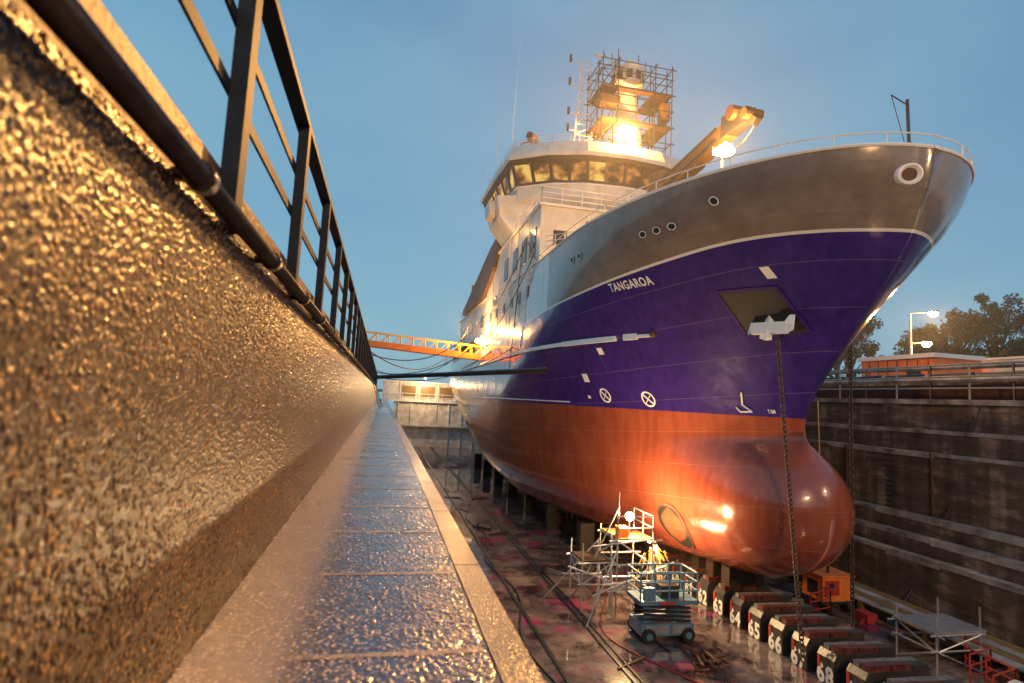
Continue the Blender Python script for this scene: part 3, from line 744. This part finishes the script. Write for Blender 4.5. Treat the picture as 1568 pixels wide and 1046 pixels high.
# ---------------------------------------------------------------- keel blocks
M=MB()
for n_ in range(20,72):
    y=19.2-(n_-65)*1.15; w=.34
    M.loft([[Vector((x,y+s,z)) for x,s,z in((13.9,-w,FZ),(13.9,w,FZ),(16.2,w,FZ),(16.2,-w,FZ))],
            [Vector((x,y+s,z)) for x,s,z in((13.9,-w,-7.4),(13.9,w,-7.4),(16.2,w,-7.4),(16.2,-w,-7.4))],
            [Vector((x,y+s,z)) for x,s,z in((14.02,-w,-7.2),(14.02,w,-7.2),(16.1,w,-7.2),(16.1,-w,-7.2))]],blockm)
    j=random.uniform(-.08,.08)
    M.box((14.0+j,y-.32,-7.2),(14.75+j,y-.06,-7.02),blocktop); M.box((14.8+j,y-.31,-7.2),(15.5+j,y-.07,-7.04+random.uniform(-.03,.03)),blocktop); M.box((15.52+j,y-.32,-7.2),(16.1+j,y-.07,-7.06),blockm)
    M.box((14.05,y+.02,-7.2),(15.2-j,y+.24,-7.07),blocktop2); M.box((15.24-j,y+.03,-7.2),(16.1,y+.25,-7.09),blocktop2)
    M.box((13.86,y+.2,-7.75),(13.899,y+.3,-7.4),redp)
    if y>20.5: M.box((14.2,y-.28,-7.03),(15.8,y+.28,-6.31),dtimber)  # dark colour stands in for shade below the keel
blk=M.obj('keel_blocks')
for n_ in range(58,71):
    y=19.2-(n_-65)*1.15
    me=textmesh(str(n_),.74,.03)
    w=max(v.co.x for v in me.vertices)
    for v in me.vertices: v.co=(13.88,y+(w/2-v.co.x)*.85,-8.15+v.co.y)
    me.materials.clear(); me.materials.append(whitepaintmark)
    o=bpy.data.objects.new('block_number',me); scene.collection.objects.link(o); o.parent=blk
M=MB()
for y in range(30,70,6):
    for x in(11.4,18.6): M.box((x-.4,y,FZ),(x+.4,y+.6,-6.5),dtimber)  # timber coloured dark to imitate the shade under the hull
M.obj('bilge_blocks')
# ---------------------------------------------------------------- scissor lift
lift=empty('scissor_lift')
M=MB(); x0,x1,y0,y1=9.3,11.5,19.0,20.3; z=FZ
M.box((x0+.1,y0+.12,z+.22),(x1-.1,y1-.12,z+.62),bluep)
M.box((x0+.25,y0+.08,z+.3),(x0+1.1,y0+.118,z+.58),galv); M.box((x0+1.25,y0+.08,z+.3),(x1-.3,y0+.118,z+.58),galv)
for x in(x0+.35,x1-.35):
    for y in(y0,y1-.2):
        M.tube((x,y,z+.25),(x,y+.2,z+.25),.25,black,16); M.tube((x,y-.01,z+.25),(x,y+.0,z+.25),.12,bluep,12)
for k in range(4):
    zz=z+.68+k*.15
    for y in(y0+.25,y1-.25): M.beam((x0+.2,y,zz),(x1-.2,y,zz+.11),.06,.07,bluep); M.beam((x0+.2,y-.07,zz+.11),(x1-.2,y-.07,zz),.06,.07,dark)
M.box((x0,y0+.05,z+1.28),(x1,y1-.05,z+1.42),bluep)
for y in(y0+.08,y1-.08): 
    for zz in(1.75,2.05,2.35): M.tube((x0,y,z+zz),(x1,y,z+zz),.03,bluep)
for x in(x0,x1):
    for zz in(1.75,2.05,2.35): M.tube((x,y0+.08,z+zz),(x,y1-.08,z+zz),.03,bluep)
for i in range(5):
    for y in(y0+.08,y1-.08): M.tube((x0+i*(x1-x0)/4,y,z+1.4),(x0+i*(x1-x0)/4,y,z+2.35),.03,bluep)
M.box((x0+.1,y0-.02,z+1.45),(x0+.5,y0+.1,z+1.9),bluep); M.box((x0+.7,y0+.02,z+1.3),(x0+1.3,y0+.045,z+1.4),redp)
M.box((x0+.9,y0+.3,z+1.42),(x0+1.6,y0+.8,z+1.85),dark)
M.obj('chassis_and_platform',lift)
tower=empty('scaffold_tower')
M=MB()
scaffold(M,[9.4,10.9],[21.4,23.2],[FZ,-7.2,-6.2,-5.3],galv,timber,(-5.3,))
scaffold(M,[8.2,9.4],[22.0,23.4],[FZ,-7.1,-6.3],galv,dtimber,(-6.3,))
M.tube((9.4,21.4,FZ),(9.4,21.4,-3.4),.03,galv)
for p,q in(((9.4,21.4,-5.6),(7.9,20.6,FZ)),((9.4,23.2,-5.6),(7.2,23.8,FZ)),((9.4,21.4,-4),(8.6,22.6,-6.9)),((10.9,21.4,-5.6),(11.6,20.4,FZ)),((8.6,20.9,-6.8),(10.2,21.4,-6.8)),((8.3,21,-7.2),(11.4,20.6,-5.9)),((7.6,22,-6.4),(11,21.2,-7.4)),((9,20.8,-7.9),(9.2,21.6,-5)),((8.4,21.4,-5.5),(10.9,21.3,-5.2))): M.tube(p,q,.035,galv)
railing(M,[(9.4,21.4,-5.25),(10.9,21.4,-5.25),(10.9,23.2,-5.25)],.9,galv,.03,bars=2)
M.box((9.5,21.5,-5.2),(9.9,21.9,-4.8),orange)
M.obj('tubes',tower)
M=MB(); M.ball((10.1,21.9,-4.45),.18,lampw,6); M.tube((10.1,21.9,-5.2),(10.1,21.9,-4.5),.03,dark)
M.ball((11.2,22.3,-5.5),.09,lampw,6); M.tube((11.2,22.3,-5.5),(10.9,23.2,-5.3),.02,dark)
M.obj('work_lamp',tower)
light('work_lamp_light','POINT',(9.95,21.6,-4.3),2000,OW,tower,size=.15)
light('welding_light','POINT',(11.2,22.1,-5.7),900,OW,tower,size=.1)
M=MB()
for k in range(110):
    p=Vector((11.3+random.uniform(-.12,.12),22.1+random.uniform(-.1,.1),-5.6))
    a=random.gauss(0,.5); vz=random.uniform(.6,2.3); t0=random.random()*.8; dt=random.uniform(.12,.3)
    f_=lambda t: p+Vector((a*t*.9,random.gauss(0,.02)-.3*t,-vz*t*(.35+.6*t)))
    M.tube(f_(t0),f_(t0+dt),.006,sparkm,3,cap=False)
M.obj('sparks',tower)
M=MB()
for k in range(7):
    a=random.uniform(0,3); c=Vector((10.8+random.uniform(-.5,.6),17.2+random.uniform(-.5,.5),FZ+.1+random.random()*.2))
    M.tube(c,c+Vector((math.cos(a),math.sin(a),.1))*.7,.07,brown,8)
    pts=[c+Vector((.3*math.cos(t),.3*math.sin(t),.05*math.sin(3*t))) for t in[k2*.6 for k2 in range(11)]]; M.path(pts,.04,brown)
M.obj('heap_of_shackles')
M=MB(); z=FZ
M.box((18.6,21.2,z+.45),(20.0,22.4,z+1.45),orange); M.box((18.7,21.18,z+.7),(19.4,21.199,z+1.3),redp); M.box((18.5,21.1,z+1.45),(20.1,22.5,z+1.52),orange)
for x in(18.8,19.8):
    for y in(21.3,22.3): M.tube((x-.1,y,z+.25),(x+.1,y,z+.25),.25,black,14)
M.beam((18.5,21.2,z+.4),(20.1,21.2,z+.4),.1,.1,dark); M.box((18.9,21.17,z+1.0),(19.15,21.179,z+1.2),dark)
M.box((18.59,21.5,z+.6),(18.598,22.1,z+1.2),dark); M.tube((19.2,21.6,z+1.5),(19.2,21.6,z+1.8),.06,dark,8)
M.obj('orange_compressor')
M=MB()
for k in range(4): M.box((20.3+k*.5,YA+6,z+.5),(20.75+k*.5,60,z+.56),timber if k%2 else concrete)
for y in range(-6,58,3): M.box((20.3,y,z),(20.5,y+.2,z+.5),timber); M.box((22,y,z),(22.2,y+.2,z+.5),timber)
M.obj('timber_walkway')
M=MB(); scaffold(M,[18.3,20.1],[15.9,17.4],[z,z+.7,z+1.2],galv); 
for k in range(4): M.box((18.2,15.9+k*.4,z+1.25),(20.4,16.25+k*.4,z+1.31),galv)
M.obj('staging_platform')
M=MB()
for (x,y) in((17.6,13.6),(18.4,14.9),(19.6,13.9),(17.4,20.5)):
    railing(M,[(x,y,z+.05),(x+1.2,y+.3,z+.05),(x+1.3,y+1.2,z+.05)],1.0,redp,.03)
M.obj('red_barrier')
M=MB()
wb=mat('white_sheet',(.7,.7,.72),.5)
for k in range(12):
    c=Vector((18.9+random.uniform(-.8,.8),13.2+random.uniform(-.5,.5),z+.6)); r=random.uniform(.15,.3)
    M.loft([[c+Vector((r*s*math.cos(t)+random.uniform(-.04,.04),r*s*math.sin(t),r*h)) for t in[k2*.785 for k2 in range(8)]] for s,h in((.5,-.8),(1,-.3),(.9,.4),(.4,.8))],wb)
M.obj('rubble_bags')
M=MB()
for k in range(46):
    x=random.uniform(17,22.8); y=random.uniform(14,40); s=random.uniform(.15,.5); mt_=random.choice([brown,dark,timber,concrete,redp,bluep,galv])
    if random.random()<.4: M.box((x,y,z),(x+s,y+s*1.3,z+s*.7),mt_)
    else:
        a=random.uniform(0,3.14); M.beam((x,y,z+.08),(x+2.2*math.cos(a),y+2.2*math.sin(a),z+.1),.1,.1,mt_)
for k in range(18):
    x=random.uniform(5.2,13); y=random.uniform(14,50); a=random.uniform(0,3.14); s=random.uniform(.05,.12)
    M.beam((x,y,z+s/2),(x+1.4*math.cos(a),y+1.4*math.sin(a),z+s/2),s,s,random.choice([brown,dark,dtimber,galv]))
M.obj('loose_yard_kit')
M=MB()
M.path([Vector((5.3+.35*math.sin(t*.7)+.05*t,12+t*1.1,z+.03)) for t in[k*.5 for k in range(60)]],.03,hose)
M.path([Vector((9.2+.8*math.sin(t*.55),13+t*.8,z+.03)) for t in[k*.5 for k in range(40)]],.025,redp)
M.obj('floor_hoses')
# ---------------------------------------------------------------- far quay
M=MB()
qr=mat('quay_rail',(.45,.43,.41),.4)
railing(M,[(27.6,y,1.1) for y in range(-12,92,4)],1.75,qr,.05,2.0,3)
M.path([(27.5,-12,2.1),(27.5,90,2.1)],.12,concrete); M.path([(27.9,-12,2.75),(27.9,90,2.75)],.13,concrete)
M.box((28.4,-12,1.1),(28.6,90,1.9),brown)
M.obj('quay_railing')
M=MB()
M.box((31.5,-20,.58),(32,90,2.6),dockm); M.box((31.3,-20,2.6),(32.2,90,2.75),concrete); M.obj('quay_parapet_wall')
M=MB()
for k in range(14): 
    y=12+k*2.8; M.box((29,y,1.3),(31,y+2.0+random.random()*.5,1.6+random.random()*.6),random.choice([concrete,bluep,dark,brown])); M.tube((29.4,y,2.5),(29.4,y+2.4,2.45),.12,random.choice([dark,qr]),8)
M.obj('stacked_quay_gear')
shed=empty('site_shed')
M=MB(); M.box((36,31,.58),(40,37,4.3),orange); M.box((35.8,30.8,4.3),(40.2,37.2,4.6),white2); M.box((35.95,32,2.8),(35.998,33,3.6),glass); M.box((40.6,28,.58),(43,32,4.4),white); M.box((40.5,27.9,4.4),(43.1,32.1,4.55),white2)
for k in range(7): M.box((35.97,31.4+k*.8,.8),(35.999,31.46+k*.8,4.2),brown)
M.obj('walls_and_roof',shed)
def lamp_post(p,h,power,arms,col,tgt=None,kind='POINT',es=lampm,br=.2):
    e=empty('street_lamp'); M=MB();x,y,z=p
    M.tube((x,y,z),(x,y,z+h),.13,galv,10,r2=.07)
    for dx,dy,dz in arms:
        M.tube((x,y,z+h-dz),(x+dx,y+dy,z+h+.1-dz),.045,galv); M.box((x+dx-.22,y+dy-.35,z+h-dz+.07),(x+dx+.22,y+dy+.35,z+h-dz+.2),dark)
        M.ball((x+dx,y+dy,z+h-dz-.05),br,es,6,.7)
        light('lamp','%s'%kind,(x+dx,y+dy,z+h-dz-.4),power,col,e,tgt,.3,150,.8)
    M.obj('post',e)
    return e
lamp_post((44,40,.58),8.6,6000,((1.3,-1.0,0),(.9,-.7,2.6)),OR,br=.36)
lamp_post((9,-15.5,.58),9.5,7200,((-.8,.8,0),(.8,.8,0)),(1,.54,.22),(12,14,-2),'SPOT')
lamp_post((30,-4,.58),9.0,4600,((-1.2,0,0),),OW,(16,16,-3),'SPOT')  # unseen post, added to brighten the far side of the dock

def glow_haze(c,r,dens):
    m=bpy.data.materials.new('glow_haze'); m.use_nodes=True; n=m.node_tree.nodes; n.clear()
    o=n.new('ShaderNodeOutputMaterial'); v=n.new('ShaderNodeVolumeScatter'); v.inputs['Density'].default_value=dens; v.inputs['Anisotropy'].default_value=.2
    m.node_tree.links.new(v.outputs[0],o.inputs['Volume'])
    M=MB(); rings=[]
    for j in range(1,16):
        ph=math.pi*j/16; rings.append([Vector((c[0]+r[0]*math.sin(ph)*math.cos(2*math.pi*k/24),c[1]+r[1]*math.sin(ph)*math.sin(2*math.pi*k/24),c[2]-r[2]*math.cos(ph))) for k in range(24)])
    M.loft(rings,m); return M
glow_haze((20,31,14.5),(32,26,14),.0028).obj('lamp_glow_haze')  # haze volume added to spread a glow around the lamps

# ---------------------------------------------------------------- trees
leafm=mat('foliage',(.085,.13,.035),.6,var=.6,vs=1.2,bump=0,c2=(.02,.04,.012))
bark=mat('bark',(.07,.05,.035),.8)
def tree(x,y,h,w,seed):
    rnd=random.Random(seed); M=MB(); z0=.55
    top=Vector((x+rnd.uniform(-.5,.5),y,z0+h*.6))
    M.tube((x,y,z0),top,.4,bark,8,r2=.18)
    cl=[]
    for k in range(26):
        a=rnd.uniform(0,6.28);rr=w*math.sqrt(rnd.random())*.85; hh=h*(.5+.5*rnd.random()*(1-.45*(rr/w)**2))
        c=Vector((x+rr*math.cos(a),y+rr*math.sin(a),z0+hh)); cl.append((c,rnd.uniform(.7,1.5)))
        M.tube(Vector((x,y,z0+h*rnd.uniform(.3,.6))),c,.13,bark,5,r2=.03)
    for c,r in cl:
        for k in range(230):
            d=Vector((rnd.gauss(0,1),rnd.gauss(0,1),rnd.gauss(0,.7)));d=d.normalized()*r*rnd.random()**.45
            p=c+d; s=rnd.uniform(.10,.24)
            a=Vector((rnd.gauss(0,1),rnd.gauss(0,1),rnd.gauss(0,1))).normalized(); b=a.cross(Vector((rnd.gauss(0,1),rnd.gauss(0,1),rnd.gauss(0,1)))).normalized()
            M.add([p-a*s,p-b*s*.6,p+a*s,p+b*s*.6],[(0,1,2,3)],leafm)
    return M.obj('tree')
for i,(x,y,h,w) in enumerate(((62,68,15.4,3.6),(66,70,16.2,3.8),(73,66,12.5,3),(74,60.5,15,3.6),(77,58,16.4,4),(80,55,17,4.2),(82,51,16.2,4),(84,47,17,4.2),(72,62.5,12.8,3))): tree(x,y,h,w,i)
M=MB()
for k in range(3000):
    p=Vector((58+random.random()*60,110-random.random()*90,.6+random.random()*7))
    s=.4;a=Vector((random.gauss(0,1),random.gauss(0,1),random.gauss(0,1))).normalized(); b=a.cross(Vector((0,.3,1))).normalized()
    M.add([p-a*s,p-b*s,p+a*s,p+b*s],[(0,1,2,3)],leafm)
M.obj('shrub_bank')

# ---------------------------------------------------------------- world
w=bpy.data.worlds.new('World'); scene.world=w; w.use_nodes=True
n=w.node_tree.nodes;l=w.node_tree.links; bg=n['Background'];out=n['World Output']
sky=n.new('ShaderNodeTexSky'); sky.sky_type='NISHITA'; sky.sun_disc=False; sky.sun_elevation=R(3); sky.sun_rotation=R(200); sky.air_density=1.2; sky.dust_density=.6; sky.ozone_density=3
l.new(sky.outputs[0],bg.inputs[0]); bg.inputs[1].default_value=.05
tc=n.new('ShaderNodeTexCoord'); sx=n.new('ShaderNodeSeparateXYZ'); l.new(tc.outputs['Generated'],sx.inputs[0])
mp=n.new('ShaderNodeMapping'); mp.inputs['Scale'].default_value=(1,1,2.2); l.new(tc.outputs['Generated'],mp.inputs[0])
nz=n.new('ShaderNodeTexNoise'); nz.inputs['Scale'].default_value=2.2; nz.inputs['Detail'].default_value=8; nz.inputs['Roughness'].default_value=.5; l.new(mp.outputs[0],nz.inputs[0])
f=math_node(n,l,'MULTIPLY_ADD',nz.outputs['Fac'],.8,math_node(n,l,'MULTIPLY_ADD',sx.outputs['X'],.28,math_node(n,l,'MULTIPLY_ADD',sx.outputs['Z'],.55,-.34)))
cr=n.new('ShaderNodeValToRGB'); e=cr.color_ramp.elements
e[0].position=0;e[0].color=(.24,.46,.60,1); e[1].position=1;e[1].color=(.07,.18,.36,1)
k=e.new(.3);k.color=(.18,.40,.57,1);k=e.new(.6);k.color=(.12,.29,.49,1)
l.new(f,cr.inputs[0])
b2=n.new('ShaderNodeBackground'); l.new(cr.outputs[0],b2.inputs[0]); b2.inputs[1].default_value=.86
ad=n.new('ShaderNodeAddShader'); l.new(bg.outputs[0],ad.inputs[0]); l.new(b2.outputs[0],ad.inputs[1]); l.new(ad.outputs[0],out.inputs[0])
sd=bpy.data.lights.new('sun','SUN'); sd.energy=.05; sd.angle=R(25); sd.color=(1,.8,.65)
so=bpy.data.objects.new('sun',sd); scene.collection.objects.link(so)
so.rotation_euler=Vector((.34,.94,-.35)).to_track_quat('-Z','Y').to_euler()

# ---------------------------------------------------------------- camera
yaw,pit,rol=R(12.5),R(5.8),R(3)
F=Vector((math.sin(yaw)*math.cos(pit),math.cos(yaw)*math.cos(pit),math.sin(pit)))
Rv=F.cross(Vector((0,0,1))).normalized();U=Rv.cross(F)
cu=U*math.cos(rol)-Rv*math.sin(rol); cr_=Rv*math.cos(rol)+U*math.sin(rol)
cd=bpy.data.cameras.new('camera'); cam=bpy.data.objects.new('camera',cd); scene.collection.objects.link(cam)
mt=Matrix((cr_,cu,-F)).transposed().to_4x4(); cam.matrix_world=mt
cd.lens=20;cd.sensor_width=36;cd.clip_start=.05;cd.clip_end=3000
cd.dof.use_dof=True;cd.dof.focus_distance=17;cd.dof.aperture_fstop=2.0
scene.camera=cam
